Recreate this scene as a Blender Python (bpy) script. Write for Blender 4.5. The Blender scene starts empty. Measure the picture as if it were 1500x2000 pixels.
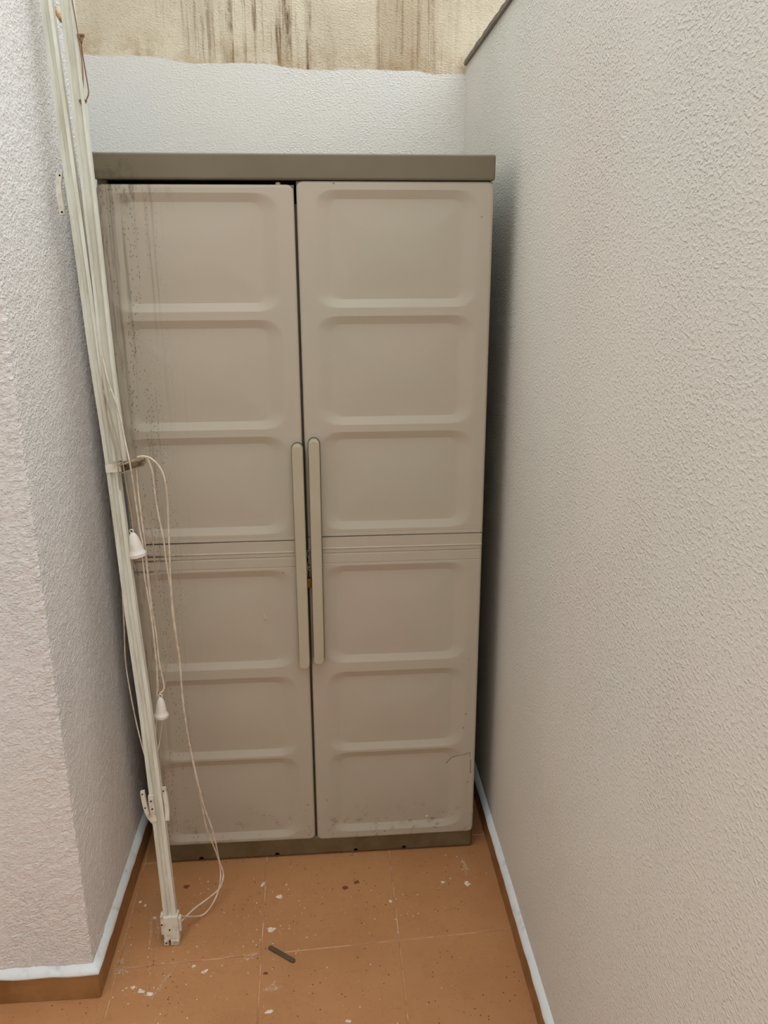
import bpy, bmesh, math, random
from mathutils import Vector, Matrix, noise

random.seed(7)
C = bpy.context.scene.collection
SC = bpy.context.scene

# ------------------------------------------------------------------ camera
YAW, PITCH, ROLL, HC, FPX = 0.0685, 0.296, -0.0038, 1.5711, 1580.8846
fw = Vector((math.sin(YAW) * math.cos(PITCH), math.cos(YAW) * math.cos(PITCH), -math.sin(PITCH)))
r0 = Vector((math.cos(YAW), -math.sin(YAW), 0))
u0 = r0.cross(fw)
rt = math.cos(ROLL) * r0 + math.sin(ROLL) * u0
up = rt.cross(fw)
cam_data = bpy.data.cameras.new('camera')
cam_data.sensor_fit = 'VERTICAL'
cam_data.sensor_height = 36.0
cam_data.lens = FPX / 2000.0 * 36.0
cam_data.clip_start = 0.02
cam = bpy.data.objects.new('camera', cam_data)
M = Matrix((rt, up, -fw)).transposed().to_4x4()
M.translation = Vector((0, 0, HC))
cam.matrix_world = M
C.objects.link(cam)
SC.camera = cam

# ------------------------------------------------------------------ light: an even overcast sky over a small light well
world = bpy.data.worlds.new('overcast_sky')
SC.world = world
world.use_nodes = True
bg = world.node_tree.nodes['Background']
wt = world.node_tree
tc = wt.nodes.new('ShaderNodeTexCoord')
sp = wt.nodes.new('ShaderNodeSeparateXYZ')
rm = wt.nodes.new('ShaderNodeValToRGB')          # overcast sky: zenith about three times the horizon, the same all round
rm.color_ramp.elements[0].position = 0.0
rm.color_ramp.elements[0].color = (0.32, 0.33, 0.33, 1)
rm.color_ramp.elements[1].position = 1.0
rm.color_ramp.elements[1].color = (0.97, 1.0, 1.0, 1)
wt.links.new(tc.outputs['Generated'], sp.inputs[0])
wt.links.new(sp.outputs[2], rm.inputs[0])
wt.links.new(rm.outputs[0], bg.inputs['Color'])
bg.inputs['Strength'].default_value = 3.3
SC.view_settings.view_transform = 'Standard'
SC.view_settings.look = 'None'
SC.view_settings.gamma = 1.0
SC.view_settings.use_curve_mapping = False
SC.view_settings.exposure = 0.0
SC.cycles.max_bounces = 7
SC.cycles.diffuse_bounces = 6


# ------------------------------------------------------------------ helpers
def lin(r, g, b):
    f = lambda c: (c / 255 / 12.92) if c / 255 <= 0.04045 else ((c / 255 + 0.055) / 1.055) ** 2.4
    return (f(r), f(g), f(b), 1.0)


class N:
    """small node-graph helper"""
    def __init__(s, name, rough=0.6, spec=0.3):
        s.m = bpy.data.materials.new(name)
        s.m.use_nodes = True
        s.t = s.m.node_tree
        s.b = s.t.nodes['Principled BSDF']
        s.b.inputs['Roughness'].default_value = rough
        s.b.inputs['Specular IOR Level'].default_value = spec
        s.co = s.t.nodes.new('ShaderNodeTexCoord').outputs['Object']

    def link(s, a, b):
        s.t.links.new(a, b)

    def val(s, sock, v):
        if isinstance(v, (int, float)):
            sock.default_value = v
        elif isinstance(v, tuple):
            sock.default_value = v
        else:
            s.link(v, sock)

    def mapping(s, scale=(1, 1, 1), loc=(0, 0, 0), rot=(0, 0, 0)):
        n = s.t.nodes.new('ShaderNodeMapping')
        n.inputs['Scale'].default_value = scale
        n.inputs['Location'].default_value = loc
        n.inputs['Rotation'].default_value = rot
        s.link(s.co, n.inputs['Vector'])
        return n.outputs[0]

    def noise(s, scale, detail=3, rough=0.55, vec=None, dist=0.0):
        n = s.t.nodes.new('ShaderNodeTexNoise')
        n.inputs['Scale'].default_value = scale
        n.inputs['Detail'].default_value = detail
        n.inputs['Roughness'].default_value = rough
        n.inputs['Distortion'].default_value = dist
        s.link(vec if vec is not None else s.co, n.inputs['Vector'])
        return n.outputs['Fac']

    def voro(s, scale, vec=None, out='Distance', rnd=1.0):
        n = s.t.nodes.new('ShaderNodeTexVoronoi')
        n.inputs['Scale'].default_value = scale
        n.inputs['Randomness'].default_value = rnd
        s.link(vec if vec is not None else s.co, n.inputs['Vector'])
        return n.outputs[out]

    def ramp(s, fac, stops, interp='LINEAR'):
        n = s.t.nodes.new('ShaderNodeValToRGB')
        n.color_ramp.interpolation = interp
        el = n.color_ramp.elements
        while len(el) < len(stops):
            el.new(0.5)
        for e, (p, c) in zip(el, stops):
            e.position = p
            e.color = c if isinstance(c, tuple) else (c, c, c, 1)
        s.link(fac, n.inputs[0])
        return n.outputs[0]

    def rng(s, v, a, b, c=0.0, d=1.0, smooth=True):
        n = s.t.nodes.new('ShaderNodeMapRange')
        n.interpolation_type = 'SMOOTHSTEP' if smooth else 'LINEAR'
        s.val(n.inputs[0], v)
        for i, x in zip((1, 2, 3, 4), (a, b, c, d)):
            n.inputs[i].default_value = x
        return n.outputs[0]

    def math(s, op, a, b=0.0, c=None):
        n = s.t.nodes.new('ShaderNodeMath')
        n.operation = op
        s.val(n.inputs[0], a)
        s.val(n.inputs[1], b)
        if c is not None:
            s.val(n.inputs[2], c)
        return n.outputs[0]

    def mix(s, fac, a, b, mode='MIX'):
        n = s.t.nodes.new('ShaderNodeMix')
        n.data_type = 'RGBA'
        n.blend_type = mode
        s.val(n.inputs[0], fac)
        s.val(n.inputs[6], a)
        s.val(n.inputs[7], b)
        return n.outputs[2]

    def xyz(s):
        n = s.t.nodes.new('ShaderNodeSeparateXYZ')
        s.link(s.co, n.inputs[0])
        return n.outputs[0], n.outputs[1], n.outputs[2]

    def bump(s, h, strength=0.5, dist=0.002):
        n = s.t.nodes.new('ShaderNodeBump')
        n.inputs['Strength'].default_value = strength
        n.inputs['Distance'].default_value = dist
        s.link(h, n.inputs['Height'])
        s.link(n.outputs[0], s.b.inputs['Normal'])

    def color(s, c):
        s.val(s.b.inputs['Base Color'], c)
        return s


def link_obj(name, me, mat=None, parent=None, smooth=False):
    o = bpy.data.objects.new(name, me)
    C.objects.link(o)
    if mat is not None and not me.materials:
        me.materials.append(mat)
    if parent is not None:
        o.parent = parent
    if smooth:
        me.polygons.foreach_set('use_smooth', [True] * len(me.polygons))
    return o


def bm_obj(name, bm, mat, parent=None, smooth=False):
    bmesh.ops.recalc_face_normals(bm, faces=bm.faces)
    me = bpy.data.meshes.new(name)
    bm.to_mesh(me)
    bm.free()
    return link_obj(name, me, mat, parent, smooth)


def tag(o, label=None, cat=None, group=None, kind=None):
    if label: o['label'] = label
    if cat: o['category'] = cat
    if group: o['group'] = group
    if kind: o['kind'] = kind
    return o


def empty(name, loc, rz=0.0):
    o = bpy.data.objects.new(name, None)
    o.location = loc
    o.rotation_euler = (0, 0, rz)
    o.empty_display_size = 0.1
    C.objects.link(o)
    return o


def add_box(bm, x0, x1, y0, y1, z0, z1, bevel=0.0, seg=2):
    vs = [bm.verts.new(p) for p in ((x0, y0, z0), (x1, y0, z0), (x1, y1, z0), (x0, y1, z0),
                                    (x0, y0, z1), (x1, y0, z1), (x1, y1, z1), (x0, y1, z1))]
    fs = [bm.faces.new([vs[i] for i in f]) for f in
          ((0, 3, 2, 1), (4, 5, 6, 7), (0, 1, 5, 4), (1, 2, 6, 5), (2, 3, 7, 6), (3, 0, 4, 7))]
    if bevel > 0:
        es = list({e for f in fs for e in f.edges})
        bmesh.ops.bevel(bm, geom=es, offset=bevel, segments=seg, profile=0.5, affect='EDGES')
    return bm


def box(name, x0, x1, y0, y1, z0, z1, mat, parent=None, bevel=0.0, seg=2):
    return bm_obj(name, add_box(bmesh.new(), x0, x1, y0, y1, z0, z1, bevel, seg), mat, parent)


def spline(pts, n=6):
    P = [Vector(p) for p in pts]
    P = [2 * P[0] - P[1]] + P + [2 * P[-1] - P[-2]]
    out = []
    for i in range(1, len(P) - 2):
        a, b, c, d = P[i - 1:i + 3]
        for k in range(n):
            t = k / n
            out.append(0.5 * ((2 * b) + (c - a) * t + (2 * a - 5 * b + 4 * c - d) * t * t + (3 * b - a - 3 * c + d) * t ** 3))
    out.append(P[-2])
    return out


def tube(name, pts, rad, mat, parent=None, sides=8, n=6):
    P = spline(pts, n) if n > 1 else [Vector(p) for p in pts]
    bm = bmesh.new()
    ref = Vector((0.31, 0.87, 0.22)).normalized()
    rings = []
    for i, p in enumerate(P):
        d = (P[min(i + 1, len(P) - 1)] - P[max(i - 1, 0)]).normalized()
        a = (ref - d * ref.dot(d)).normalized()
        b = d.cross(a)
        ref = a
        rings.append([bm.verts.new(p + rad * (math.cos(2 * math.pi * k / sides) * a + math.sin(2 * math.pi * k / sides) * b))
                      for k in range(sides)])
    for A, B in zip(rings, rings[1:]):
        for k in range(sides):
            bm.faces.new((A[k], A[(k + 1) % sides], B[(k + 1) % sides], B[k]))
    bm.faces.new(rings[0]); bm.faces.new(rings[-1])
    return bm_obj(name, bm, mat, parent, True)


def sweep(name, prof, pts, mat, parent=None, side=Vector((1, 0, 0)), bm=None, taper=(1, 1)):
    """extrude a 2-D profile [(s, n)] along a polyline; s runs along `side`, n towards -Y (the open yard)"""
    own = bm is None
    if own:
        bm = bmesh.new()
    P = [Vector(p) for p in pts]
    rings = []
    for i, p in enumerate(P):
        d = (P[min(i + 1, len(P) - 1)] - P[max(i - 1, 0)]).normalized()
        s = (side - d * side.dot(d)).normalized()
        nn = s.cross(d).normalized()
        if nn.y > 0:
            nn = -nn
        w = taper[0] + (taper[1] - taper[0]) * i / (len(P) - 1)
        rings.append([bm.verts.new(p + s * a * w + nn * b) for a, b in prof])
    k = len(prof)
    for A, B in zip(rings, rings[1:]):
        for i in range(k):
            bm.faces.new((A[i], A[(i + 1) % k], B[(i + 1) % k], B[i]))
    bm.faces.new(rings[0]); bm.faces.new(rings[-1])
    if own:
        return bm_obj(name, bm, mat, parent)
    return bm


def rect(w, t):
    return [(-w / 2, -t / 2), (w / 2, -t / 2), (w / 2, t / 2), (-w / 2, t / 2)]


def lathe(name, prof, origin, axis, mat, parent=None, seg=28):
    """revolve [(radius, height)] about `axis` from origin"""
    ax = Vector(axis).normalized()
    a = ax.orthogonal().normalized()
    b = ax.cross(a)
    bm = bmesh.new()
    rings = []
    for r, h in prof:
        rings.append([bm.verts.new(Vector(origin) + ax * h + r * (math.cos(2 * math.pi * k / seg) * a + math.sin(2 * math.pi * k / seg) * b))
                      for k in range(seg)])
    for A, B in zip(rings, rings[1:]):
        for k in range(seg):
            bm.faces.new((A[k], A[(k + 1) % seg], B[(k + 1) % seg], B[k]))
    bm.faces.new(rings[0]); bm.faces.new(rings[-1])
    return bm_obj(name, bm, mat, parent, True)


# ------------------------------------------------------------------ materials
def stucco(name, base, tint, grain=1.0):
    m = N(name, 0.85, 0.15)
    big = m.noise(1.7, 2, 0.5)
    patch = m.rng(m.noise(2.6, 3, 0.5, m.mapping((1, 1, 0.55), (3, 1, 2))), 0.36, 0.62, 0.62, 1.0)
    g1 = m.noise(270, 2.5, 0.6)
    g2 = m.rng(m.noise(165, 2, 0.5, m.mapping((0.8, 0.8, 1.25), (9, 4, 7))), 0.45, 0.75)
    h = m.math('ADD', m.math('MULTIPLY', g1, 0.75), m.math('MULTIPLY', g2, 0.55))
    h = m.math('MULTIPLY', h, patch)
    m.bump(h, 0.9 * grain, 0.0026)
    return m, m.mix(m.rng(big, 0.35, 0.65), base, tint)


WR = stucco('white_stucco_warm', lin(222, 222, 214), lin(225, 221, 213), 1.2)
WR[0].color(WR[1])
WL = stucco('white_stucco', lin(226, 226, 225), lin(228, 225, 223), 1.35)
WL[0].color(WL[1])

# back wall: fresh white paint up to an uneven line, stained cream render above it
m, white = stucco('two_tone_stucco', lin(226, 226, 226), lin(230, 228, 222), 0.8)
X, Y, Z = m.xyz()
edge = m.math('ADD', m.math('MULTIPLY', m.noise(5.5, 2, 0.6), 0.035), m.math('MULTIPLY', m.noise(60, 2, 0.6), 0.006))
edge = m.math('ADD', edge, m.math('MULTIPLY', X, -0.040))
edge = m.math('ADD', edge, 2.104)
above = m.rng(m.math('SUBTRACT', Z, edge), -0.001, 0.003)
cream = m.mix(m.rng(m.noise(4.0, 4, 0.6), 0.32, 0.66), lin(226, 216, 192), lin(208, 196, 174))
fine = m.rng(m.noise(90, 3, 0.65), 0.52, 0.78)
cream = m.mix(m.math('MULTIPLY', fine, 0.22), cream, lin(140, 112, 76))
# vertical run-off streaks, in the two stretches of wall where water ran down
streak = m.rng(m.noise(1.0, 3, 0.7, m.mapping((58, 1, 1.6))), 0.48, 0.64)
streak2 = m.rng(m.noise(1.0, 3, 0.7, m.mapping((30, 1, 0.8), (5, 0, 3))), 0.46, 0.70)
win = m.ramp(m.rng(X, -0.6, 0.6, smooth=False),
             [(0.0, 0.05), (0.12, 0.16), (0.20, 0.45), (0.33, 0.85), (0.47, 1.0), (0.50, 0.25), (0.62, 0.06), (0.645, 0.5), (0.70, 0.62), (0.78, 0.5), (0.84, 0.2), (1.0, 0.1)])
band = m.ramp(m.rng(X, -0.6, 0.6, smooth=False), [(0.63, 0.0), (0.65, 0.42), (0.72, 0.5), (0.76, 0.3), (0.80, 0.1), (0.86, 0.0)])
blot = m.rng(m.noise(26, 4, 0.7, m.mapping((1.4, 1, 0.35))), 0.40, 0.62)
st = m.math('MULTIPLY', m.math('MAXIMUM', streak, m.math('MULTIPLY', streak2, 0.55)), win)
st = m.math('MULTIPLY', st, m.math('ADD', m.math('MULTIPLY', blot, 0.75), 0.25))
cream = m.mix(band, cream, lin(172, 148, 116))
cream = m.mix(m.math('MULTIPLY', st, 1.0), cream, lin(112, 84, 54))
low = m.math('MULTIPLY', m.rng(m.math('SUBTRACT', Z, edge), 0.0, 0.10, 1.0, 0.0), m.math('MULTIPLY', m.rng(m.noise(14, 4, 0.7), 0.4, 0.65), 0.5))
cream = m.mix(low, cream, lin(168, 134, 88))
m.color(m.mix(above, white, cream))
WB = m

# floor tiles
m = N('terracotta_tile', 0.42, 0.35)
base = m.mix(m.rng(m.noise(3.0, 4, 0.6), 0.3, 0.7), lin(188, 138, 94), lin(178, 127, 84))
base = m.mix(m.math('MULTIPLY', m.rng(m.noise(38, 4, 0.7), 0.5, 0.75), 0.25), base, lin(150, 92, 52))
v = m.voro(75)
rnd = m.voro(75, out='Color')
sel = m.math('GREATER_THAN', m.noise(9, 2, 0.5), 0.50)
dots = m.math('MULTIPLY', m.rng(v, 0.10, 0.17, 1.0, 0.0), m.math('GREATER_THAN', rnd, 0.48))
dots = m.math('MULTIPLY', dots, m.math('ADD', m.math('MULTIPLY', sel, 0.6), 0.25))
base = m.mix(dots, base, lin(84, 48, 24))
v2 = m.voro(190, m.mapping((1, 1, 1), (2.3, 5.1, 0)))
d2 = m.math('MULTIPLY', m.rng(v2, 0.12, 0.22, 1.0, 0.0), m.rng(m.noise(14, 3, 0.6, m.mapping((1, 1, 1), (7, 2, 0))), 0.46, 0.60, 0.0, 0.65))
base = m.mix(d2, base, lin(104, 62, 34))
chalk = m.math('MULTIPLY', m.rng(m.noise(7, 5, 0.75, m.mapping((1, 1, 1), (1, 8, 0))), 0.60, 0.78), 0.30)
base = m.mix(chalk, base, lin(205, 170, 140))
m.color(base)
m.bump(m.noise(160, 3, 0.6), 0.10, 0.001)
TILE = m.m

m = N('grout', 0.9, 0.1)
m.color(m.mix(m.rng(m.noise(12, 3, 0.6), 0.35, 0.65), lin(168, 120, 84), lin(212, 172, 140)))
GROUT = m.m

m = N('skirting_tile', 0.45, 0.3)
m.color(m.mix(m.rng(m.noise(7, 4, 0.65), 0.35, 0.68), lin(162, 120, 76), lin(136, 96, 56)))
SKIRT = m.m

m = N('white_gloss_paint', 0.5, 0.3)
m.color(m.mix(m.rng(m.noise(30, 4, 0.6), 0.5, 0.75), lin(226, 232, 234), lin(200, 204, 204)))
m.bump(m.noise(45, 3, 0.6), 0.35, 0.002)
WPAINT = m.m

m = N('slate_coping', 0.7, 0.2)
m.color(m.mix(m.noise(40, 4, 0.6), lin(108, 100, 90), lin(150, 142, 130)))
SLATE = m.m


def plastic(name, base, tint, dirt=0.0, umin=-0.86, seam=False, low=0.0):
    """moulded beige plastic; dirt > 0 adds mould runs beside the hinge edge"""
    m = N(name, 0.42, 0.35)
    col = m.mix(m.rng(m.noise(2.6, 3, 0.5), 0.35, 0.65), base, tint)
    X, Y, Z = m.xyz()
    if dirt > 0:
        near = m.rng(X, umin, umin + 0.20, 1.0, 0.0)
        edgeb = m.rng(X, umin, umin + 0.055, 1.0, 0.0)
        upper = m.rng(Z, 0.75, 1.6, 0.45, 1.0)
        s1 = m.rng(m.noise(1.0, 3, 0.65, m.mapping((95, 1, 1.5))), 0.50, 0.72)
        s2 = m.rng(m.noise(1.0, 4, 0.7, m.mapping((150, 1, 9), (3, 0, 1))), 0.50, 0.70)
        f = m.math('MULTIPLY', m.math('MULTIPLY', s1, near), m.math('MULTIPLY', upper, 0.62))
        col = m.mix(f, col, lin(96, 84, 68))
        f2 = m.math('MULTIPLY', m.math('MULTIPLY', s2, edgeb), 0.85 * dirt)
        col = m.mix(f2, col, lin(84, 66, 50))
        col = m.mix(m.math('MULTIPLY', edgeb, 0.42), col, lin(112, 96, 80))
        # little black mould dots in rows beside the edge
        v = m.voro(110, m.mapping((2.0, 1, 1.0)))
        c = m.voro(110, m.mapping((2.0, 1, 1.0)), 'Color')
        d = m.math('MULTIPLY', m.rng(v, 0.18, 0.32, 1.0, 0.0), m.math('GREATER_THAN', c, 0.42))
        lane = m.rng(m.noise(1.0, 1, 0.5, m.mapping((46, 1, 3.0), (2, 0, 5))), 0.46, 0.54)
        d = m.math('MULTIPLY', m.math('MULTIPLY', d, lane), m.rng(X, umin + 0.03, umin + 0.17, 1.0, 0.0))
        col = m.mix(m.math('MULTIPLY', d, 0.7), col, lin(72, 54, 42))
        # grime under the top edge
        topg = m.math('MULTIPLY', m.rng(Z, 1.66, 1.735, 0.0, 1.0), m.rng(X, umin + 0.02, umin + 0.2, 1.0, 0.0))
        topg = m.math('MULTIPLY', topg, m.rng(m.noise(26, 4, 0.75, m.mapping((2.0, 1, 0.8))), 0.46, 0.66))
        col = m.mix(m.math('MULTIPLY', topg, 0.75), col, lin(74, 62, 52))
        # mould that collected in the three horizontal joints
        for zz, th, reach in ((0.928, 0.0035, 0.26), (0.897, 0.006, 0.17), (0.884, 0.004, 0.13), (0.857, 0.003, 0.12)):
            g = m.rng(m.math('ABSOLUTE', m.math('SUBTRACT', Z, zz)), 0.0, th, 1.0, 0.0)
            g = m.math('MULTIPLY', g, m.rng(X, umin + 0.03, umin + reach, 1.0, 0.0))
            g = m.math('MULTIPLY', g, m.rng(m.noise(40, 3, 0.7), 0.36, 0.55, 0.35, 1.0))
            col = m.mix(m.math('MULTIPLY', g, 0.9), col, lin(62, 46, 34))
    # scattered fly specks and splashes low down
    v = m.voro(34, m.mapping((1, 1, 1), (4.2, 0, 1.7)))
    c = m.voro(34, m.mapping((1, 1, 1), (4.2, 0, 1.7)), 'Color')
    keep = m.math('GREATER_THAN', c, m.rng(Z, 0.05, 0.45, 0.55, 0.93, False))
    d = m.math('MULTIPLY', m.rng(v, 0.05, 0.10, 1.0, 0.0), keep)
    col = m.mix(m.math('MULTIPLY', d, 0.65), col, lin(70, 54, 40))
    spl = m.math('MULTIPLY', m.rng(Z, 0.06, 0.20, 1.0, 0.0), m.rng(m.noise(32, 5, 0.75), 0.54, 0.66))
    col = m.mix(m.math('MULTIPLY', spl, 0.5), col, lin(112, 78, 52))
    m.color(col)
    m.bump(m.noise(420, 2, 0.5), 0.05, 0.0005)
    return m.m


BEIGE_R = plastic('beige_plastic', lin(185, 179, 162), lin(189, 178, 163))
BEIGE_L = plastic('beige_plastic_mouldy', lin(185, 179, 161), lin(189, 178, 163), dirt=1.0, umin=-0.858)
m = N('handle_plastic', 0.4, 0.35)
m.color(m.mix(m.rng(m.noise(9, 3, 0.5), 0.4, 0.6), lin(188, 179, 159), lin(184, 175, 152)))
HANDLE = m.m
m = N('taupe_plastic', 0.45, 0.35)
X, Y, Z = m.xyz()
tc = m.mix(m.rng(m.noise(5, 3, 0.6), 0.3, 0.7), lin(122, 113, 95), lin(115, 106, 86))
tg = m.math('MULTIPLY', m.rng(X, -0.86, -0.70, 1.0, 0.0), m.rng(m.noise(22, 4, 0.7), 0.45, 0.65))
m.color(m.mix(m.math('MULTIPLY', tg, 0.6), tc, lin(78, 68, 52)))
TAUPE = m.m
m = N('taupe_base_plastic', 0.5, 0.3)
m.color(m.mix(m.rng(m.noise(12, 4, 0.6), 0.35, 0.7), lin(116, 102, 76), lin(102, 86, 60)))
TBASE = m.m
GAP_SHADE = N('painted_gap_shade', 0.8, 0.1).color(lin(92, 80, 64)).m  # dark tone painting the shadow gap around the handles
BLACK = N('void_shade', 0.9, 0.05).color(lin(16, 12, 10)).m  # black stands in for shade in the cap slot, notches and screw holes

m = N('aged_white_bar', 0.5, 0.35)
bw = m.mix(m.rng(m.noise(1.0, 4, 0.65, m.mapping((60, 60, 4))), 0.35, 0.68), lin(226, 227, 216), lin(206, 205, 190))
bw = m.mix(m.math('MULTIPLY', m.rng(m.noise(1.0, 4, 0.7, m.mapping((90, 90, 7), (2, 1, 0))), 0.56, 0.80), 0.5), bw, lin(166, 150, 128))
m.color(bw)
BAR = m.m
m = N('white_fitting', 0.45, 0.35)
m.color(m.mix(m.rng(m.noise(40, 3, 0.6), 0.45, 0.75), lin(224, 220, 208), lin(186, 176, 158)))
FIT = m.m
m = N('yellowed_fitting', 0.4, 0.35)
m.color(m.mix(m.rng(m.noise(60, 3, 0.6), 0.4, 0.7), lin(188, 174, 146), lin(120, 104, 78)))
CLEAR = m.m
m = N('cotton_cord', 0.8, 0.15)
m.color(m.mix(m.rng(m.noise(50, 2, 0.5), 0.4, 0.65), lin(226, 214, 198), lin(206, 190, 170)))
CORD = m.m
CORDG = N('grimy_cord', 0.8, 0.15).color(lin(178, 160, 138)).m
m = N('white_knob', 0.38, 0.4)
m.color(m.mix(m.rng(m.noise(30, 2, 0.5), 0.5, 0.8), lin(236, 230, 222), lin(214, 204, 192)))
KNOB = m.m
m = N('brown_twine', 0.85, 0.1)
m.color(m.mix(m.noise(90, 3, 0.6), lin(128, 98, 80), lin(158, 126, 102)))
TWINE = m.m
m = N('rope', 0.8, 0.1)
m.color(m.mix(m.rng(m.noise(60, 3, 0.6), 0.4, 0.65), lin(206, 170, 124), lin(146, 116, 90)))
ROPE = m.m
m = N('rusty_steel', 0.6, 0.3)
m.color(m.mix(m.noise(70, 4, 0.6), lin(82, 66, 50), lin(104, 88, 66)))
STEEL = m.m
m = N('brass', 0.35, 0.5)
m.b.inputs['Metallic'].default_value = 0.9
m.color(lin(120, 92, 44))
BRASS = m.m
m = N('shackle_steel', 0.35, 0.5)
m.b.inputs['Metallic'].default_value = 0.9
m.color(lin(176, 172, 166))
SHACKLE = m.m
m = N('paint_splash', 0.75, 0.2)
m.color(m.mix(m.rng(m.noise(120, 3, 0.6), 0.4, 0.7), lin(232, 224, 214), lin(206, 184, 164)))
SPLAT = m.m
THIN = N('thin_paint_smear', 0.75, 0.2)
THIN.color(THIN.mix(THIN.rng(THIN.noise(150, 4, 0.7), 0.42, 0.72), lin(184, 136, 96), lin(208, 184, 160)))
THIN = THIN.m
DROP = N('brown_drop', 0.4, 0.4).color(lin(118, 70, 40)).m

# ------------------------------------------------------------------ the setting
XR, XL, YC, YB = 0.4309, -0.5517, 1.4717, 2.66
YLE = 2.07                      # the left wall ends here, the back wall runs on behind it
YS = 0.50                       # right wall cut short here; unseen opening to the right added to let in light
HL = 2.1339                     # top of the right wall

# floor: mortar bed + single tiles
fl = tag(box('floor', -2.3, 2.6, -2.4, YB, -0.10, -0.0010, GROUT), kind='structure')


def gx(i, y):
    return 0.141 + 0.333 * i + (-0.028 * (y - 1.6) if i < 0 else 0.0)


def gy(j, x):
    return 1.566 + (0.350 if j > 0 else 0.333) * j + 0.052 * x


def tile_mesh(i, j):
    def corner(a, b):
        y = gy(b, 0.141 + 0.333 * a)
        x = gx(a, y)
        return Vector((min(x, XR + 0.015) if j > -4 else x, max(min(gy(b, x), YB), -2.39), 0))
    q = [corner(i, j), corner(i + 1, j), corner(i + 1, j + 1), corner(i, j + 1)]
    if (q[1] - q[0]).length < 0.02 or (q[3] - q[0]).length < 0.02:
        return None
    c = sum(q, Vector()) / 4
    g = 0.0009
    bm = bmesh.new()
    dz = random.uniform(-0.0004, 0.0003)

    def ring(inset, z):
        out = []
        for p in q:
            d = c - p
            out.append(bm.verts.new((p.x + math.copysign(inset, d.x), p.y + math.copysign(inset, d.y), z)))
        return out
    a, b, t = ring(g, -0.004), ring(g, -0.0012 + dz), ring(g + 0.0016, dz)
    for A, B in ((a, b), (b, t)):
        for k in range(4):
            bm.faces.new((A[k], A[(k + 1) % 4], B[(k + 1) % 4], B[k]))
    bm.faces.new(t)
    return bm


for i in range(-8, 7):
    for j in range(-12, 4):
        if i > 0 and j > -4:
            continue
        b = tile_mesh(i, j)
        if b:
            bm_obj('tile', b, TILE, fl)

# walls
path = [(-2.3, YC, 0, 0), (-1.2, YC, 0, 0)]
k = -0.95
while k < XL - 0.009:
    path.append((k, YC, 0, -min(1, (k + 0.95) / 0.1))); k += 0.0065
path += [(XL - 0.006, YC, 0.1, -1), (XL - 0.0022, YC + 0.0006, 0.5, -0.8), (XL - 0.0006, YC + 0.0022, 0.8, -0.5), (XL, YC + 0.006, 1, -0.1)]
k = YC + 0.012
while k < YLE - 0.01:
    path.append((XL, k, min(1, (YLE - k) / 0.06), 0)); k += 0.0065
path += [(XL, YLE, 0, 0), (-2.3, YLE, 0, 0)]
bm = bmesh.new()
rings = []
zs = [-0.1] + [0.04 + 0.0055 * k for k in range(400)] + [2.6, 3.0]
for z in zs:
    r_ = []
    for k, (x, y, nx, ny_) in enumerate(path):
        e = 0.0
        if nx or ny_:
            e = 0.0022 * noise.noise(Vector((x * 130, y * 130, z * 130))) + 0.0016 * noise.noise(Vector((x * 45 + 7, y * 45, z * 45)))
            e -= 0.0008
            e *= 0.60 + 0.40 * max(0.0, 1 - (abs(x - XL) + abs(y - YC)) / 0.035)
        r_.append(bm.verts.new((x + nx * e, y + ny_ * e, z)))
    rings.append(r_)
n = len(path)
for A, B in zip(rings, rings[1:]):
    for q in range(n):
        bm.faces.new((A[q], A[(q + 1) % n], B[(q + 1) % n], B[q]))
bm.faces.new(rings[0]); bm.faces.new(rings[-1])
wl = tag(bm_obj('wall_left', bm, WL[0].m), kind='structure')
tag(box('wall_right', XR, XR + 0.16, YS, YB, -0.10, HL, WR[0].m), kind='structure')
tag(box('wall_back', -2.3, 2.6, YB, YB + 0.2, -0.10, 3.2, WB.m), kind='structure')
tag(box('wall_added_rear', -2.3, 1.5, -1.2, -1.0, -0.10, 6.0, WL[0].m), kind='structure')  # unseen tall wall, added to cut the light from the front
tag(box('wall_added_far_left', -2.3, -1.4, -1.0, YC, -0.10, 4.5, WL[0].m), kind='structure')  # unseen wall, added to enclose the yard and limit skylight from the left
tag(box('wall_added_recess', -2.3, -0.74, YLE, YB, -0.10, 3.3, WL[0].m), kind='structure')  # unseen return, added to keep light out of the gap left of the cabinet

# coping on the right wall
bm = bmesh.new()
ny = 60
prof = [(-0.008, 0.0), (-0.009, 0.010), (0.19, 0.016), (0.19, 0.0)]
rings = []
for k in range(ny + 1):
    y = YS + (YB - 0.012 - YS) * k / ny
    jx, jz = random.uniform(-0.0010, 0.0010), random.uniform(-0.0015, 0.0015)
    rings.append([bm.verts.new((XR + a + (jx if a < 0 else 0), y, HL + z + (jz if z > 0 else 0))) for a, z in prof])
for A, B in zip(rings, rings[1:]):
    for q in range(4):
        bm.faces.new((A[q], A[(q + 1) % 4], B[(q + 1) % 4], B[q]))
bm.faces.new(rings[0]); bm.faces.new(rings[-1])
tag(bm_obj('trim_1', bm, SLATE), kind='structure')

# skirting: brown tiles with a painted white ledge on top
HB, HW, TB = 0.066, 0.0864, 0.011


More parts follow.
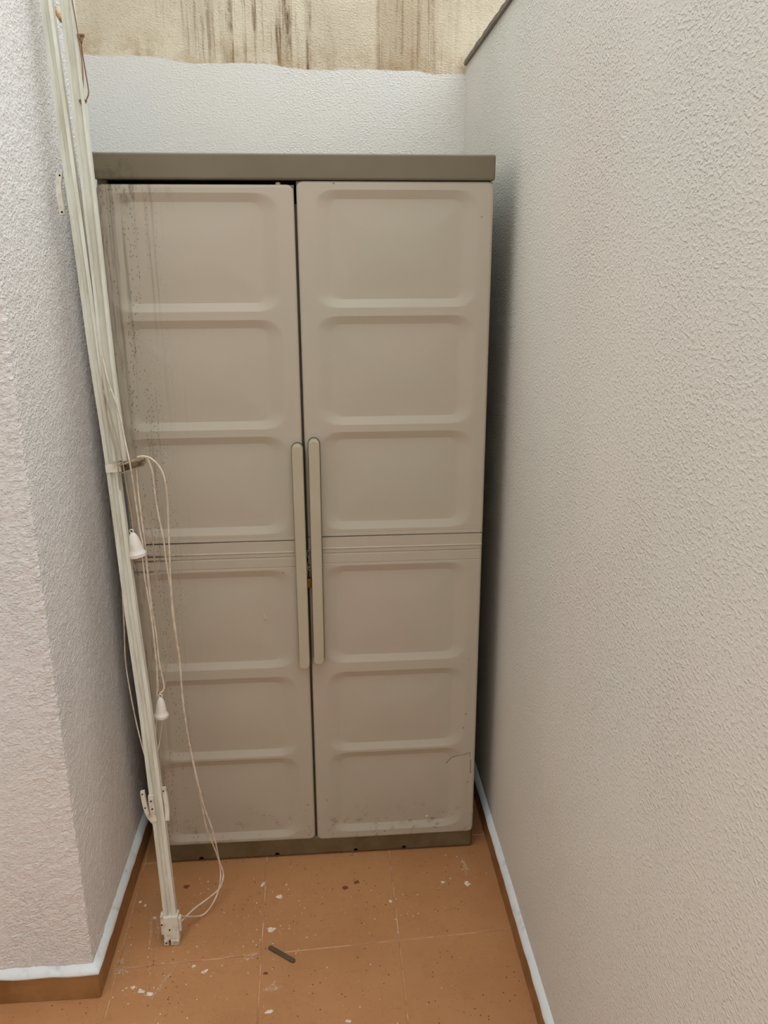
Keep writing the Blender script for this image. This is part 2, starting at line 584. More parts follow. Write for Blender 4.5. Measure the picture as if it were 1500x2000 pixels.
def ledge(name, pts, inward):
    """white painted bevel from the tile's top edge back to the wall; pts: wall line, inward: unit vectors to the yard"""
    bm = bmesh.new()
    rings = []
    for p, n in zip(pts, inward):
        p, n = Vector(p), Vector(n)
        j = random.uniform(-0.0022, 0.0022)
        k = random.uniform(-0.0015, 0.0015)
        o = TB + 0.0025 + random.uniform(-0.0006, 0.0008)
        sec = [(-0.01, HB - 0.02), (o, HB + 0.0005 + j), (o + 0.0005, HB + 0.005 + j), (o - 0.004, HB + 0.010 + k), (0.0, HW + k), (-0.01, HW + k)]
        rings.append([bm.verts.new((p.x + n.x * a, p.y + n.y * a, z)) for a, z in sec])
    for A, B in zip(rings, rings[1:]):
        for q in range(6):
            bm.faces.new((A[q], A[(q + 1) % 6], B[(q + 1) % 6], B[q]))
    bm.faces.new(rings[0]); bm.faces.new(rings[-1])
    return tag(bm_obj(name, bm, WPAINT, None, True), kind='structure')


def lerp_pts(a, b, step=0.028):
    a, b = Vector(a), Vector(b)
    n = max(2, int((b - a).length / step))
    return [a + (b - a) * k / n for k in range(n + 1)]


pts = lerp_pts((XR, YS, 0), (XR, YB, 0))
br = ledge('baseboard_right', pts, [(-1, 0, 0)] * len(pts))
y = YS
while y < YB - 0.02:
    e = min(y + 0.33, YB)
    box('tile', XR - TB, XR + 0.006, y + 0.0008, e - 0.0008, 0.0, HB, SKIRT, br, 0.0012, 1)
    y = e
pts = lerp_pts((XL, YLE, 0), (XL, YC, 0))
nl = [(1, 0, 0)] * len(pts)
nl[-1] = (1, -1, 0)
p2 = lerp_pts((XL, YC, 0), (-2.3, YC, 0))[1:]
bl = ledge('baseboard_left', pts + p2, nl + [(0, -1, 0)] * len(p2))
y = YC - TB
while y < YLE - 0.02:
    e = min(y + (0.21 if y < YC else 0.33), YLE)
    box('tile', XL - 0.006, XL + TB, y + 0.0008, e - 0.0008, 0.0, HB, SKIRT, bl, 0.0012, 1)
    y = e
x = XL + TB
while x > -2.28:
    e = max(x - 0.33, -2.3)
    box('tile', e + 0.0008, x - 0.0012, YC - TB, YC + (0.006 if x < XL else -0.0006), 0.0, HB, SKIRT, bl, 0.0012, 1)
    x = e

# ------------------------------------------------------------------ the cabinet
CX, CY, CYAW = 0.3741, 1.886, 0.0068
W, H, D = 0.858, 1.80, 0.62
cab = empty('storage_cabinet', (CX, CY, 0), CYAW)
tag(cab, 'tall two-door beige plastic storage cabinet with grey-brown cap and plinth', 'cabinet')
# local axes: x from -W (left) to 0 (right), y into the cabinet, z up; doors' outer face at y = 0
box('top_cap', -W - 0.001, 0.002, -0.004, D, 1.7475, H, TAUPE, cab, 0.0045, 3)
bs = box('plinth', -W, 0.001, 0.004, D, 0.001, 0.0605, TBASE, cab, 0.008, 3)
box('side_panel', -W + 0.0005, -W + 0.022, 0.0215, D - 0.01, 0.058, 1.75, TAUPE, cab, 0.003, 1)
box('side_panel', -0.022, -0.006, 0.024, D - 0.01, 0.058, 1.75, TAUPE, cab, 0.003, 1)
box('slot_shade_bar', -W + 0.001, -0.004, 0.030, 0.05, 1.69, 1.7475, BLACK, cab)  # black bar painting the shade in the slot under the cap
box('door_stop', -0.465, -0.405, 0.0235, 0.034, 0.062, 1.70, TAUPE, cab)
box('back_panel', -W + 0.02, -0.02, D - 0.02, D - 0.01, 0.058, 1.75, BEIGE_R, cab)
box('shelf', -W + 0.022, -0.022, 0.05, D - 0.02, 0.90, 0.925, BEIGE_R, cab)
for u, w in ((-0.752, 0.006), (-0.545, 0.006), (-0.327, 0.0055), (-0.192, 0.0055)):
    # black plugs stand in for the shaded hollows of the plinth's drain notches
    bm = bmesh.new()
    front = []
    for k in range(13):
        a = math.pi * k / 12
        front.append((u + math.cos(a) * w, 0.0105 + math.sin(a) * 0.005))
    front += [(u - w * 1.1, 0.0085), (u + w * 1.1, 0.0085)]
    A = [bm.verts.new((a, 0.0030, z)) for a, z in front]
    B = [bm.verts.new((a, 0.0090, z)) for a, z in front]
    n = len(front)
    for k in range(n):
        bm.faces.new((A[k], A[(k + 1) % n], B[(k + 1) % n], B[k]))
    bm.faces.new(A); bm.faces.new(B)
    bm_obj('drain_notch', bm, BLACK, bs)


def sdf(u, v, x0, x1, z0, z1, r):
    """signed distance inside a rounded rectangle (positive inside)"""
    cx, cz = (x0 + x1) / 2, (z0 + z1) / 2
    qx, qz = abs(u - cx) - (x1 - x0) / 2 + r, abs(v - cz) - (z1 - z0) / 2 + r
    return -(math.hypot(max(qx, 0), max(qz, 0)) + min(max(qx, qz), 0) - r)


PANELS_UP = ((1.4795, 1.728), (1.2115, 1.461), (0.953, 1.1945))
PANELS_LO = ((0.592, 0.8585), (0.332, 0.566), (0.076, 0.326))
DEPTH, RAMP, RSIDE = 0.0080, 0.0185, 0.034
TH = 0.020


def coords(a, b, step, extra=()):
    c = set()
    n = int((b - a) / step)
    for k in range(n + 1):
        c.add(round(a + (b - a) * k / n, 5))
    for e, h in extra:
        for d in (-1.6, -1, -0.5, 0, 0.5, 1, 1.6):
            if a <= e + d * h <= b:
                c.add(round(e + d * h, 5))
    for d in (0.0006, 0.0015, 0.003, 0.005, 0.0075, 0.010, 0.013):
        c.add(round(a + d, 5)); c.add(round(b - d, 5))
    s = sorted(c)
    out = [s[0]]
    for x in s[1:]:
        if x - out[-1] > 0.00025:
            out.append(x)
    return out


def skin(name, x0, x1, z0, z1, px0, px1, panels, grooves, dz, mat, parent, round_top, round_bot):
    """front skin of one door half: sunk panels with sloping sides, fine moulded lines, rolled outer edges"""
    us = coords(x0, x1, 0.0052)
    pe = [(q + dz, 0.0005) for a, b in panels for q in (a, a + RAMP, b - RAMP, b)]
    vs = coords(z0, z1, 0.0044, [(g[0] + dz, g[1]) for g in grooves] + pe)
    R = 0.014
    zb = z0 - (0 if round_bot else 0.2)
    zt = z1 + (0 if round_top else 0.2)
    ph = random.uniform(0, 6)
    verts, faces = [], []
    for v in vs:
        for u in us:
            y = 0.0
            for a, b in panels:
                du, dv = min(u - px0, px1 - u), min(v - a - dz, b + dz - v)
                if du > 0 and dv > 0:
                    r = 0.022
                    ex, ez = RSIDE + r - du, RAMP + r - dv      # from the centre of the inner corner's rounding
                    if ex > 0 and ez > 0:
                        L = math.hypot(ex, ez)
                        D_ = (L - r) / (RSIDE * (ex / L) ** 2 + RAMP * (ez / L) ** 2)
                    else:
                        D_ = max((ex - r) / RSIDE, (ez - r) / RAMP)
                    t = 1 - min(max(D_, 0.0), 1.0)
                    y += DEPTH * t
                    # the pressed sheet bellies out a little in the middle of each panel
                    bul = max(0.0, min(min(du - RSIDE, dv - RAMP) / 0.09, 1.0))
                    y -= 0.0030 * bul * bul * (3 - 2 * bul)
            for g, w, dep in grooves:
                e = abs(v - g - dz) / w
                if e < 1:
                    y += dep * (1 - e * e)
            y += 0.0009 * math.sin(3.1 * v + ph) * math.sin(7 * u + ph)
            d = sdf(u, v, x0, x1, zb, zt, R)
            if d < 0.007:
                dd = max(d, 0.0)
                y += 0.007 - math.sqrt(max(0.0, 0.007 ** 2 - (0.007 - dd) ** 2))
            if d <= 0.0002:
                y = TH
            verts.append((u, y, v))
    nu = len(us)
    for j in range(len(vs) - 1):
        for i in range(nu - 1):
            a = j * nu + i
            faces.append((a, a + 1, a + nu + 1, a + nu))
    me = bpy.data.meshes.new(name)
    me.from_pydata(verts, [], faces)
    me.update()
    return link_obj(name, me, mat, parent, True)


def pill(bm, x, z0, z1, w, y0, y1, bev, lean=0.0):
    r = w / 2
    out = []
    for k in range(15):
        a = math.pi * k / 14
        out.append((x + lean + r * math.cos(a), z1 - r + r * math.sin(a)))
    for k in range(15):
        a = math.pi + math.pi * k / 14
        out.append((x + r * math.cos(a), z0 + r + r * math.sin(a)))
    n = len(out)
    cz = (z0 + z1) / 2

    def ring(y, inset):
        s = []
        for px, pz in out:
            t = (pz - z0) / (z1 - z0)
            cx = x + lean * t
            dx = px - cx
            zz = min(max(pz, z0 + r), z1 - r)
            dzz = pz - zz
            L = math.hypot(dx, dzz) or 1
            s.append(bm.verts.new((px - dx / L * inset, y, pz - dzz / L * inset)))
        return s
    rings = [ring(y1, 0), ring(y0 + bev, 0), ring(y0 + bev * 0.3, bev * 0.3), ring(y0, bev)]
    for A, B in zip(rings, rings[1:]):
        for k in range(n):
            bm.faces.new((A[k], A[(k + 1) % n], B[(k + 1) % n], B[k]))
    bm.faces.new(rings[0]); bm.faces.new(rings[-1])
    return bm


SEAM = 0.9355
G_UP = [(0.9448, 0.0012, 0.0003)]
G_LO = [(0.9050, 0.0022, -0.0018), (0.8915, 0.0020, 0.0020), (0.8655, 0.0016, 0.0009)]


def door(x0, x1, z0, z1, px0, px1, dz, mat, hx, hz0, hz1, lean):
    d = box('door', x0 + 0.004, x1 - 0.004, 0.0135, TH + 0.002, z0 + 0.004, z1 - 0.004, mat, cab)
    skin('upper_panel', x0, x1, SEAM + dz + 0.0010, z1, px0, px1, PANELS_UP, G_UP, dz, mat, d, True, False)
    skin('lower_panel', x0, x1, z0, SEAM + dz - 0.0010, px0, px1, PANELS_LO, G_LO, dz, mat, d, False, True)
    bm = bmesh.new()
    pill(bm, hx, hz0, hz1, 0.0262, -0.026, -0.0035, 0.0035, lean)
    pill(bm, hx, hz0 + 0.004, hz1 - 0.004, 0.019, -0.004, 0.012, 0.0005, lean)
    h = bm_obj('handle', bm, HANDLE, d)
    bm_obj('handle_gap_shade', pill(bmesh.new(), hx, hz0 - 0.0012, hz1 + 0.0012, 0.0288, -0.0040, 0.010, 0.0006, lean), GAP_SHADE, d)  # slightly larger dark pill, paints the shadow line round the handle
    tag(h, 'long upright pill-shaped pull handle')
    return d


right = door(-0.4328, 0.001, 0.0525, 1.7462, -0.396, -0.033, 0.0, BEIGE_R, -0.4128, 0.600, 1.1822, 0.0026)
left = door(-W + 0.001, -0.4378, 0.0565, 1.7388, -0.848, -0.474, -0.0068, BEIGE_L, -0.4497, 0.590, 1.1712, 0.0003)
# pivot pin standing up from the left door, seen in the dark slot below the cap
lathe('hinge_pin', [(0.006, 0), (0.006, 0.003), (0.0045, 0.006), (0.002, 0.0072)], (-0.4715, 0.010, 1.7368), (0, 0, 1), HANDLE, left, 16)
# chipped paint and scratches on the doors
bm = bmesh.new()
for (u, v) in ((-0.128, 0.1075),):
    r = 0.0042
    ring = [bm.verts.new((u + r * random.uniform(.7, 1.2) * math.cos(k * math.pi / 5), 0.0050, v + 0.85 * r * random.uniform(.7, 1.2) * math.sin(k * math.pi / 5))) for k in range(10)]
    c = bm.verts.new((u, 0.0036, v))
    for k in range(10):
        bm.faces.new((ring[k], ring[(k + 1) % 10], c))
tag(bm_obj('paint_splat', bm, SPLAT, right), 'small white paint splat')

SCR = N('scratch', 0.8, 0.1).color(lin(126, 106, 78)).m
tube('scratch', [(-0.0774, 0.0078, 0.2727), (-0.0637, 0.0066, 0.2896), (-0.0485, 0.0028, 0.2984), (-0.0318, 0.0, 0.3022), (-0.0137, 0.0, 0.3076), (-0.0146, 0.0, 0.296)], 0.0006, SCR, right, 6, 3)
tube('scratch', [(-0.0112, 0.0003, 0.286), (-0.0115, 0.0003, 0.2674), (-0.0105, 0.0003, 0.2431)], 0.0010, SCR, right, 6, 3)
tube('scratch', [(-0.5493, 0.0056, 0.7392), (-0.546, 0.0054, 0.7279), (-0.5427, 0.0054, 0.7165)], 0.0008, SPLAT, left, 6, 3)
# ------------------------------------------------------------------ brass padlock in the slit between the handles
pk = empty('padlock', (CX - 0.4318, CY - 0.0045, 0.826), CYAW)
tag(pk, 'small brass padlock hanging in the slit between the two cabinet handles', 'padlock')
box('body', -0.0052, 0.0052, -0.008, 0.004, -0.020, 0.004, BRASS, pk, 0.0015, 2)
arc = [(-0.0036, -0.002, 0.002)] + [(-0.0036 * math.cos(a * math.pi / 8), -0.002, 0.030 + 0.0036 * math.sin(a * math.pi / 8)) for a in range(9)] + [(0.0036, -0.002, 0.002)]
tube('shackle', arc, 0.0013, SHACKLE, pk, 8, 2)
ch = empty('lock_chain', (CX - 0.4310, CY - 0.0045, 0.858), CYAW)
tag(ch, 'short steel chain link above the padlock between the handles', 'chain')
for k, (zz, q) in enumerate(((0.004, 0), (0.020, 1), (0.036, 0))):
    lp = []
    for a in range(17):
        t = 2 * math.pi * a / 16
        px, pz = 0.0042 * math.cos(t), 0.0095 * math.sin(t)
        lp.append((px, -0.003, zz + pz) if q == 0 else (0.0, -0.003 + px, zz + pz))
    tube('link', lp, 0.0012, SHACKLE, ch, 6, 1)

# ------------------------------------------------------------------ dismantled clothes airer leaning in the corner
air = empty('clothes_airer', (-0.405, 1.612, 0))
tag(air, 'dismantled white ceiling clothes airer, tied bars and cords leaning on the cabinet', 'clothes airer')


def part(o):
    o.parent = air
    o.matrix_parent_inverse = Matrix.Translation((0.405, -1.612, 0))
    return o


A_PTS = [(-0.4085, 1.6172, 0.052), (-0.4113, 1.6239, 0.1229), (-0.4200, 1.6437, 0.3264), (-0.4318, 1.6688, 0.5846),
         (-0.4469, 1.6925, 0.8294), (-0.4645, 1.7258, 1.1726), (-0.4805, 1.7467, 1.3872), (-0.4921, 1.7665, 1.5912),
         (-0.5039, 1.7853, 1.7854), (-0.5206, 1.8120, 2.0599), (-0.5375, 1.8410, 2.360)]
B_PTS = [(-0.4505, 1.7235, 1.1740), (-0.4515, 1.7285, 1.2162), (-0.4605, 1.7467, 1.387), (-0.4672, 1.7665, 1.5911), (-0.4745, 1.7854, 1.7855),
         (-0.4800, 1.7989, 1.9254), (-0.4850, 1.8120, 2.0605), (-0.4955, 1.8400, 2.340)]
# aluminium rail: open channel with a raised lip either side of a shallow groove
RA = [(-0.0135, -0.009), (0.0135, -0.009), (0.0135, 0.009), (0.0060, 0.0105), (0.0045, 0.0040), (-0.0035, 0.0040), (-0.0050, 0.0105), (-0.0135, 0.009)]
RB = [(-0.0125, -0.008), (0.0125, -0.008), (0.0135, 0.0095), (0.0075, 0.0095), (0.0065, 0.0005), (-0.0060, 0.0005), (-0.0070, 0.0095), (-0.0125, 0.0085)]


def smooth_path(p, n=4):
    return spline(p, n)


part(sweep('bar', RA, smooth_path(A_PTS), BAR, taper=(1.12, 0.80)))
part(sweep('bar', RB, smooth_path([(x + 0.004, y - 0.004, z) for x, y, z in B_PTS]), BAR))
# clamp collar and the bracket arm that carries the cords
cl = part(sweep('clamp_collar', rect(0.032, 0.026), [(-0.4600, 1.7236, 1.1495), (-0.4610, 1.7253, 1.1672)], FIT))
bm = bmesh.new()
a, b = Vector((-0.4480, 1.7180, 1.1575)), Vector((-0.3950, 1.7215, 1.1712))
sweep('', rect(0.0150, 0.0022), [a + Vector((0, 0.010, 0)), b + Vector((0, 0.010, 0))], None, side=Vector((0, 0, 1)), bm=bm)
for s in (-1, 1):
    o = Vector((0, 0, s * 0.0078))
    sweep('', rect(0.0016, 0.022), [a + o * 1.15, b + o * 0.9], None, side=Vector((0, 0, 1)), bm=bm)
br_arm = part(bm_obj('bracket_arm', bm, CLEAR))
lathe('rivet', [(0.0042, 0), (0.0042, 0.002), (0.002, 0.003)], (-0.4400, 1.7270, 1.1590), (0, -1, 0), STEEL, None, 14).parent = br_arm


def strip(name, pts, w, t, mat, side=Vector((1, 0, 0)), holes=()):
    o = part(sweep(name, rect(w, t), smooth_path(pts, 5), mat, side=side))
    for h in holes:
        lathe('screw_hole', [(0.0017, 0), (0.0017, 0.0022)], h, (0, -1, 0.25), BLACK, None, 10).parent = o
    return o


strip('hook_plate', [(-0.5225, 1.780, 1.7500), (-0.5270, 1.777, 1.7200), (-0.5255, 1.774, 1.6950), (-0.5235, 1.772, 1.6700)], 0.0105, 0.007, FIT,
      holes=((-0.5222, 1.7770, 1.744), (-0.5235, 1.7690, 1.675)))
strip('hook_arm', [(-0.4525, 1.646, 0.4042), (-0.4492, 1.644, 0.3675), (-0.4425, 1.642, 0.3400), (-0.4320, 1.640, 0.3231)], 0.0095, 0.008, FIT,
      holes=((-0.4522, 1.6425, 0.398), (-0.4484, 1.6405, 0.362)))
strip('hook_arm', [(-0.4045, 1.650, 0.4083), (-0.4015, 1.6487, 0.3781), (-0.4000, 1.646, 0.350), (-0.4008, 1.642, 0.3250)], 0.0095, 0.008, FIT,
      holes=((-0.4047, 1.6468, 0.401),))
strip('side_plate', [(-0.4330, 1.640, 0.3955), (-0.4318, 1.638, 0.365), (-0.4290, 1.634, 0.3296)], 0.0120, 0.006, FIT,
      holes=((-0.4325, 1.6370, 0.382), (-0.4312, 1.6350, 0.362)))

# end fitting standing on the floor: sleeve, two feet, a cord eye
bm = bmesh.new()
sweep('', rect(0.036, 0.028), [(-0.4070, 1.6130, 0.014), (-0.4085, 1.6185, 0.076)], None, bm=bm)
bmesh.ops.bevel(bm, geom=list(bm.edges), offset=0.0018, segments=2, affect='EDGES', profile=0.5)
sl = part(bm_obj('end_sleeve', bm, FIT))
for (x, w) in ((-0.4205, 0.0115), (-0.4000, 0.0205)):
    bm = add_box(bmesh.new(), x - w / 2, x + w / 2, 1.5965, 1.624, 0.001, 0.016, 0.0018, 2)
    bm_obj('foot', bm, FIT).parent = sl
for o in sl.children:
    pass
bm = add_box(bmesh.new(), -0.4310, -0.4240, 1.601, 1.620, 0.030, 0.084, 0.0015, 2)
bm_obj('lug', bm, FIT).parent = sl
bm = add_box(bmesh.new(), -0.3900, -0.3835, 1.606, 1.620, 0.034, 0.072, 0.0015, 2)
bm_obj('lug', bm, FIT).parent = sl
for h in ((-0.4280, 1.6012, 0.060), (-0.4100, 1.5985, 0.046), (-0.4205, 1.5968, 0.009)):
    lathe('screw_hole', [(0.0019, 0), (0.0019, 0.0012)], h, (0, -1, 0.1), BLACK, None, 10).parent = sl
# sleeve sub-parts keep world coordinates: same inverse as the sleeve
for par in list(air.children):
    for o in par.children:
        o.matrix_parent_inverse = Matrix.Identity(4)

CORDS = [
    ([(-0.4654, 1.735, 1.3982), (-0.4553, 1.725, 1.3405), (-0.4388, 1.72, 1.2818), (-0.4299, 1.712, 1.2178), (-0.4216, 1.699, 1.1779), (-0.4225, 1.715, 1.1236), (-0.4209, 1.72, 1.0587), (-0.4185, 1.72, 1.0117), (-0.4139, 1.725, 0.9499), (-0.4125, 1.725, 0.8763), (-0.4108, 1.72, 0.7649), (-0.4093, 1.715, 0.6896), (-0.4101, 1.71, 0.6262)], 0.0018, CORD),
    ([(-0.4, 1.715, 1.1817), (-0.3884, 1.715, 1.1802), (-0.3803, 1.716, 1.1507), (-0.3791, 1.72, 1.0983), (-0.3763, 1.725, 1.0385), (-0.3708, 1.725, 0.9968), (-0.3701, 1.73, 0.9346), (-0.3666, 1.73, 0.879), (-0.3664, 1.73, 0.8098), (-0.3633, 1.73, 0.7454), (-0.3601, 1.73, 0.6797), (-0.3601, 1.73, 0.5857), (-0.3555, 1.73, 0.5026), (-0.3483, 1.73, 0.4172), (-0.3398, 1.73, 0.3443), (-0.334, 1.73, 0.2848), (-0.3306, 1.735, 0.2326), (-0.3217, 1.74, 0.1852), (-0.3103, 1.745, 0.1338), (-0.305, 1.745, 0.094), (-0.305, 1.73, 0.0642), (-0.3147, 1.71, 0.035), (-0.3326, 1.69, 0.0149), (-0.3495, 1.68, 0.008), (-0.3696, 1.65, 0.0346), (-0.3866, 1.615, 0.0700)], 0.0019, CORD),
    ([(-0.4086, 1.715, 1.1819), (-0.3951, 1.713, 1.1843), (-0.3784, 1.713, 1.1784), (-0.3619, 1.713, 1.1579), (-0.3546, 1.714, 1.1303), (-0.3535, 1.716, 1.0815), (-0.3568, 1.72, 1.0219), (-0.3597, 1.722, 0.9615), (-0.363, 1.725, 0.8994), (-0.3642, 1.727, 0.83), (-0.3619, 1.728, 0.7593), (-0.3587, 1.728, 0.6939), (-0.3592, 1.728, 0.5936), (-0.3544, 1.728, 0.4968), (-0.3466, 1.728, 0.4185), (-0.3389, 1.728, 0.353), (-0.3286, 1.728, 0.286), (-0.3161, 1.73, 0.2311), (-0.3091, 1.735, 0.1731), (-0.3052, 1.74, 0.122), (-0.2973, 1.74, 0.082), (-0.2998, 1.73, 0.0639), (-0.3099, 1.72, 0.048), (-0.3389, 1.7, 0.0363), (-0.365, 1.67, 0.0374), (-0.3843, 1.615, 0.0548)], 0.0020, CORD),
    ([(-0.4664, 1.722, 1.3246), (-0.4523, 1.714, 1.2612), (-0.4377, 1.702, 1.1881), (-0.4368, 1.712, 1.1247), (-0.4338, 1.715, 1.0722), (-0.4321, 1.715, 1.0196)], 0.0014, CORDG),
    ([(-0.4142, 1.72, 1.1561), (-0.4157, 1.725, 1.1035), (-0.4143, 1.725, 1.0453), (-0.413, 1.73, 0.9722), (-0.4131, 1.732, 0.8982), (-0.4112, 1.73, 0.824), (-0.4067, 1.727, 0.7614), (-0.4041, 1.72, 0.6933), (-0.3968, 1.715, 0.6428), (-0.3987, 1.712, 0.6273), (-0.407, 1.71, 0.6207)], 0.0020, CORD),
    ([(-0.4154, 1.728, 1.1142), (-0.4059, 1.728, 1.0735), (-0.3973, 1.73, 1.0374), (-0.3957, 1.732, 0.9831), (-0.397, 1.735, 0.9212), (-0.3943, 1.735, 0.8591), (-0.3893, 1.735, 0.8083), (-0.382, 1.732, 0.7633), (-0.3824, 1.73, 0.7396), (-0.3895, 1.725, 0.6835), (-0.3994, 1.715, 0.5961)], 0.0015, CORDG),
    ([(-0.4700, 1.745, 0.925), (-0.4893, 1.790, 0.850), (-0.4962, 1.8, 0.7632), (-0.4994, 1.79, 0.6675), (-0.4907, 1.77, 0.5959), (-0.4785, 1.75, 0.5239), (-0.4628, 1.72, 0.4792), (-0.4449, 1.69, 0.4353)], 0.0016, CORD),
    ([(-0.4182, 1.708, 0.5672), (-0.4237, 1.7, 0.5109), (-0.4258, 1.685, 0.4377), (-0.4226, 1.672, 0.3954)], 0.0015, CORD),
    ([(-0.4042, 1.708, 0.5652), (-0.4131, 1.7, 0.5104), (-0.4218, 1.69, 0.4689), (-0.4275, 1.68, 0.4202)], 0.0016, CORD),
    ([(-0.418, 1.715, 0.9561), (-0.4177, 1.718, 0.9039), (-0.4133, 1.72, 0.8285), (-0.4103, 1.718, 0.753), (-0.4104, 1.715, 0.6765), (-0.4141, 1.71, 0.6063)], 0.0017, CORD),
    # grimy cords lying in the groove of the bar
    ([(-0.4920, 1.770, 1.640), (-0.4830, 1.755, 1.52), (-0.4740, 1.741, 1.40), (-0.4640, 1.722, 1.27), (-0.4490, 1.7055, 1.185), (-0.4500, 1.712, 1.10), (-0.4440, 1.712, 0.99), (-0.4335, 1.705, 0.93)], 0.0014, CORDG),
]
for pts, r, mt in CORDS:
    part(tube('cord', pts, r, mt))

BELL = [(0.0035, 0.0), (0.0050, 0.001), (0.0085, 0.006), (0.0110, 0.014), (0.0135, 0.026), (0.0150, 0.037), (0.0160, 0.042), (0.0195, 0.046), (0.0205, 0.0485),
        (0.0190, 0.050), (0.0205, 0.0515), (0.0195, 0.0545), (0.0150, 0.0535), (0.0120, 0.045)]
k1 = part(lathe('cord_knob', BELL, (-0.4340, 1.713, 1.0135), Vector((0.13, -0.02, -1.0)), KNOB))
tag(k1, 'white plastic bell-shaped cord knob')
BELL2 = [(r * 0.84, h * 0.92) for r, h in BELL]
k2 = part(lathe('cord_knob', BELL2, (-0.4060, 1.708, 0.6105), Vector((-0.03, -0.03, -1.0)), KNOB))
tag(k2, 'white plastic bell-shaped cord knob')
for kk, c in ((k1, (-0.4352, 1.713, 1.0175)), (k2, (-0.4058, 1.708, 0.6150))):
    lp = [(c[0] + 0.004 * math.cos(2 * math.pi * a / 12), c[1], c[2] + 0.004 * math.sin(2 * math.pi * a / 12)) for a in range(13)]
    tube('eyelet', lp, 0.0013, KNOB, None, 6, 1).parent = kk

# ------------------------------------------------------------------ twine
tpart = part

tpart(tube('rope', [(-0.5517, 1.935, 2.0905), (-0.5420, 1.92, 2.0790), (-0.5291, 1.90, 2.0640), (-0.5117, 1.87, 2.0402)], 0.0052, ROPE))
tpart(tube('twine', [(-0.5117, 1.87, 2.0402), (-0.500, 1.850, 2.028), (-0.484, 1.832, 2.0144), (-0.4672, 1.805, 2.0003), (-0.4587, 1.795, 1.994)], 0.0026, TWINE))
tpart(tube('twine', [(-0.4587, 1.795, 1.994), (-0.4593, 1.795, 1.9711), (-0.4579, 1.8, 1.9348), (-0.4557, 1.8, 1.9006), (-0.46, 1.8, 1.8878), (-0.4661, 1.8, 1.8777), (-0.4673, 1.795, 1.8482), (-0.4689, 1.79, 1.7968), (-0.4695, 1.785, 1.7444)], 0.0013, TWINE))
tpart(tube('twine', [(-0.4703, 1.8, 2.066), (-0.4640, 1.79, 2.0204), (-0.4615, 1.79, 1.9814), (-0.4602, 1.79, 1.9417), (-0.4641, 1.79, 1.8878)], 0.0012, TWINE))


def knot(c, r, t):
    pts = []
    for k in range(25):
        a = 2 * math.pi * k / 24
        pts.append((c[0] + r * (math.sin(a) + 0.5 * math.sin(2 * a)), c[1] - 0.4 * r * math.sin(3 * a), c[2] + 1.5 * r * (math.cos(a) - 0.35 * math.cos(2 * a))))
    return tpart(tube('knot', pts, t, TWINE, None, 7, 1))


knot((-0.4580, 1.792, 1.9925), 0.0040, 0.0024)
knot((-0.4655, 1.788, 1.8770), 0.0048, 0.0019)

# ------------------------------------------------------------------ loose metal strip on the floor
bm = bmesh.new()
L2, wv = 0.0405, 0.0058
out = []
for k in range(9):
    a = -math.pi / 2 + math.pi * k / 8
    out.append((L2 - wv + wv * math.cos(a), wv * math.sin(a)))
for k in range(9):
    a = math.pi / 2 + math.pi * k / 8
    out.append((-L2 + wv + wv * math.cos(a), wv * math.sin(a)))
rings = [[bm.verts.new((x, y, z)) for x, y in out] for z in (0.0006, 0.0034)]
rings.append([bm.verts.new((x * 0.985, y * 0.86, 0.0040)) for x, y in out])
n = len(out)
for A, B in zip(rings, rings[1:]):
    for k in range(n):
        bm.faces.new((A[k], A[(k + 1) % n], B[(k + 1) % n], B[k]))
bm.faces.new(rings[0]); bm.faces.new(rings[-1])
ms = bm_obj('metal_strip', bm, STEEL)
ms.location = (-0.142, 1.551, 0.0)
tag(ms, 'dark rusty flat metal strip with rounded ends lying on the floor tiles', 'metal strip')
ms.rotation_euler = (0, 0, math.atan2(-0.050, 0.066))

# ------------------------------------------------------------------ dried paint on the floor


def blob(x, y, rx, ry, rot, mat, h=0.0009, n=14, rough=0.35, name='paint_splat'):
    bm = bmesh.new()
    ca, sa = math.cos(rot), math.sin(rot)
    ro, ri = [], []
    for k in range(n):
        a = 2 * math.pi * k / n
        q = 1 + random.uniform(-rough, rough)
        px, py = rx * q * math.cos(a), ry * q * math.sin(a)
        X_, Y_ = x + ca * px - sa * py, y + sa * px + ca * py
        ro.append(bm.verts.new((X_, Y_, 0.0001)))
        ri.append(bm.verts.new((x + (X_ - x) * 0.72, y + (Y_ - y) * 0.72, h)))
    for k in range(n):
        bm.faces.new((ro[k], ro[(k + 1) % n], ri[(k + 1) % n], ri[k]))
    bm.faces.new(ri)
    return bm_obj(name, bm, mat, fl)


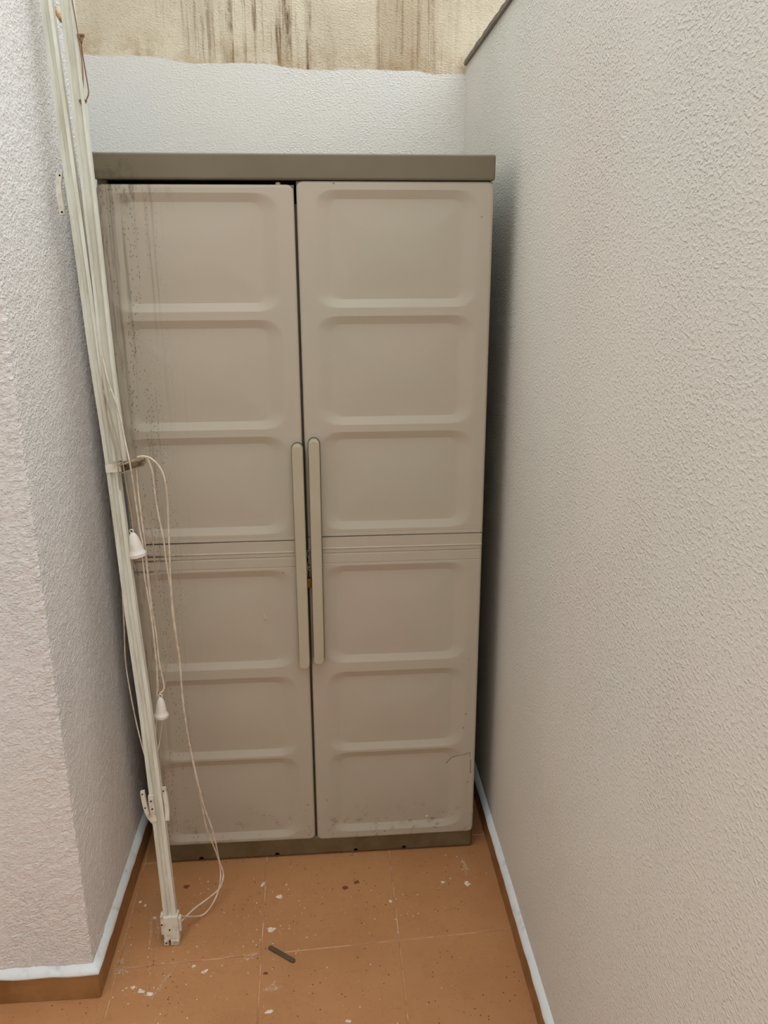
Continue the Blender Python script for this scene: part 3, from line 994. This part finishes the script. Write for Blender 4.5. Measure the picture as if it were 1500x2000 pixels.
for x, y, a, b_, r in ((-0.158, 1.738, .009, .007, .2), (-0.171, 1.630, .010, .007, .0), (0.338, 1.748, .0075, .008, .3), (-0.475, 1.484, .006, .005, .4),
                       (-0.455, 1.473, .008, .006, -.3), (-0.434, 1.463, .008, .0055, .2), (-0.318, 1.516, .008, .005, .5), (-0.346, 1.533, .0045, .004, 0),
                       (-0.162, 1.398, .008, .005, .2), (-0.515, 1.746, .004, .0045, 0), (-0.500, 1.733, .004, .004, 0), (-0.203, 1.787, .005, .009, -.5),
                       (0.130, 1.701, .004, .004, 0), (0.274, 1.758, .005, .004, 0), (0.012, 1.362, .006, .004, 0), (-0.468, 1.690, .003, .006, .6)):
    blob(x, y, a, b_, r, SPLAT)
for x, y, a, b_, r in ((-0.518, 1.560, .012, .010, .3), (-0.517, 1.536, .016, .014, .1), (-0.217, 1.553, .017, .010, 0), (0.343, 1.812, .0065, .034, .05),
                       (-0.270, 1.556, .020, .004, 0), (-0.470, 1.655, .004, .045, .15), (-0.452, 1.655, .003, .040, .25), (-0.160, 1.462, .018, .012, .3),
                       (-0.410, 1.490, .004, .050, -.35)):
    blob(x, y, a, b_, r, THIN, 0.0004, 18, 0.5)
for x, y, a, b_ in ((-0.404, 1.793, .009, .007), (-0.177, 1.500, .0055, .0045), (0.045, 1.775, .008, .006), (0.015, 1.757, .009, .006)):
    blob(x, y, a, b_, .2, DROP, 0.0004)
# the countless small white flecks, one piece
bm = bmesh.new()
cl_ = [(-0.47, 1.60, .07, 40), (-0.50, 1.48, .06, 45), (-0.16, 1.62, .07, 60), (-0.17, 1.74, .06, 28), (-0.36, 1.50, .10, 45), (0.12, 1.68, .05, 30),
       (0.27, 1.78, .07, 24), (0.0, 1.60, .16, 34), (-0.38, 1.74, .06, 22), (-0.20, 1.42, .14, 40), (0.2, 1.5, .2, 18), (-0.35, 1.62, .14, 30)]
for cx, cy, s, k in cl_:
    for _ in range(k):
        x, y = random.gauss(cx, s), random.gauss(cy, s * 0.8)
        if not (-0.535 < x < 0.41 and 1.34 < y < 1.865):
            continue
        r = random.choice((.0007, .0008, .0010, .0012, .0018))
        ring = [bm.verts.new((x + r * random.uniform(.6, 1.3) * math.cos(a * math.pi / 3), y + r * random.uniform(.6, 1.3) * math.sin(a * math.pi / 3), 0.0001)) for a in range(6)]
        t = bm.verts.new((x, y, 0.0010))
        for a in range(6):
            bm.faces.new((ring[a], ring[(a + 1) % 6], t))
tag(bm_obj('paint_flecks', bm, SPLAT, fl), 'fine white paint flecks', kind='stuff')
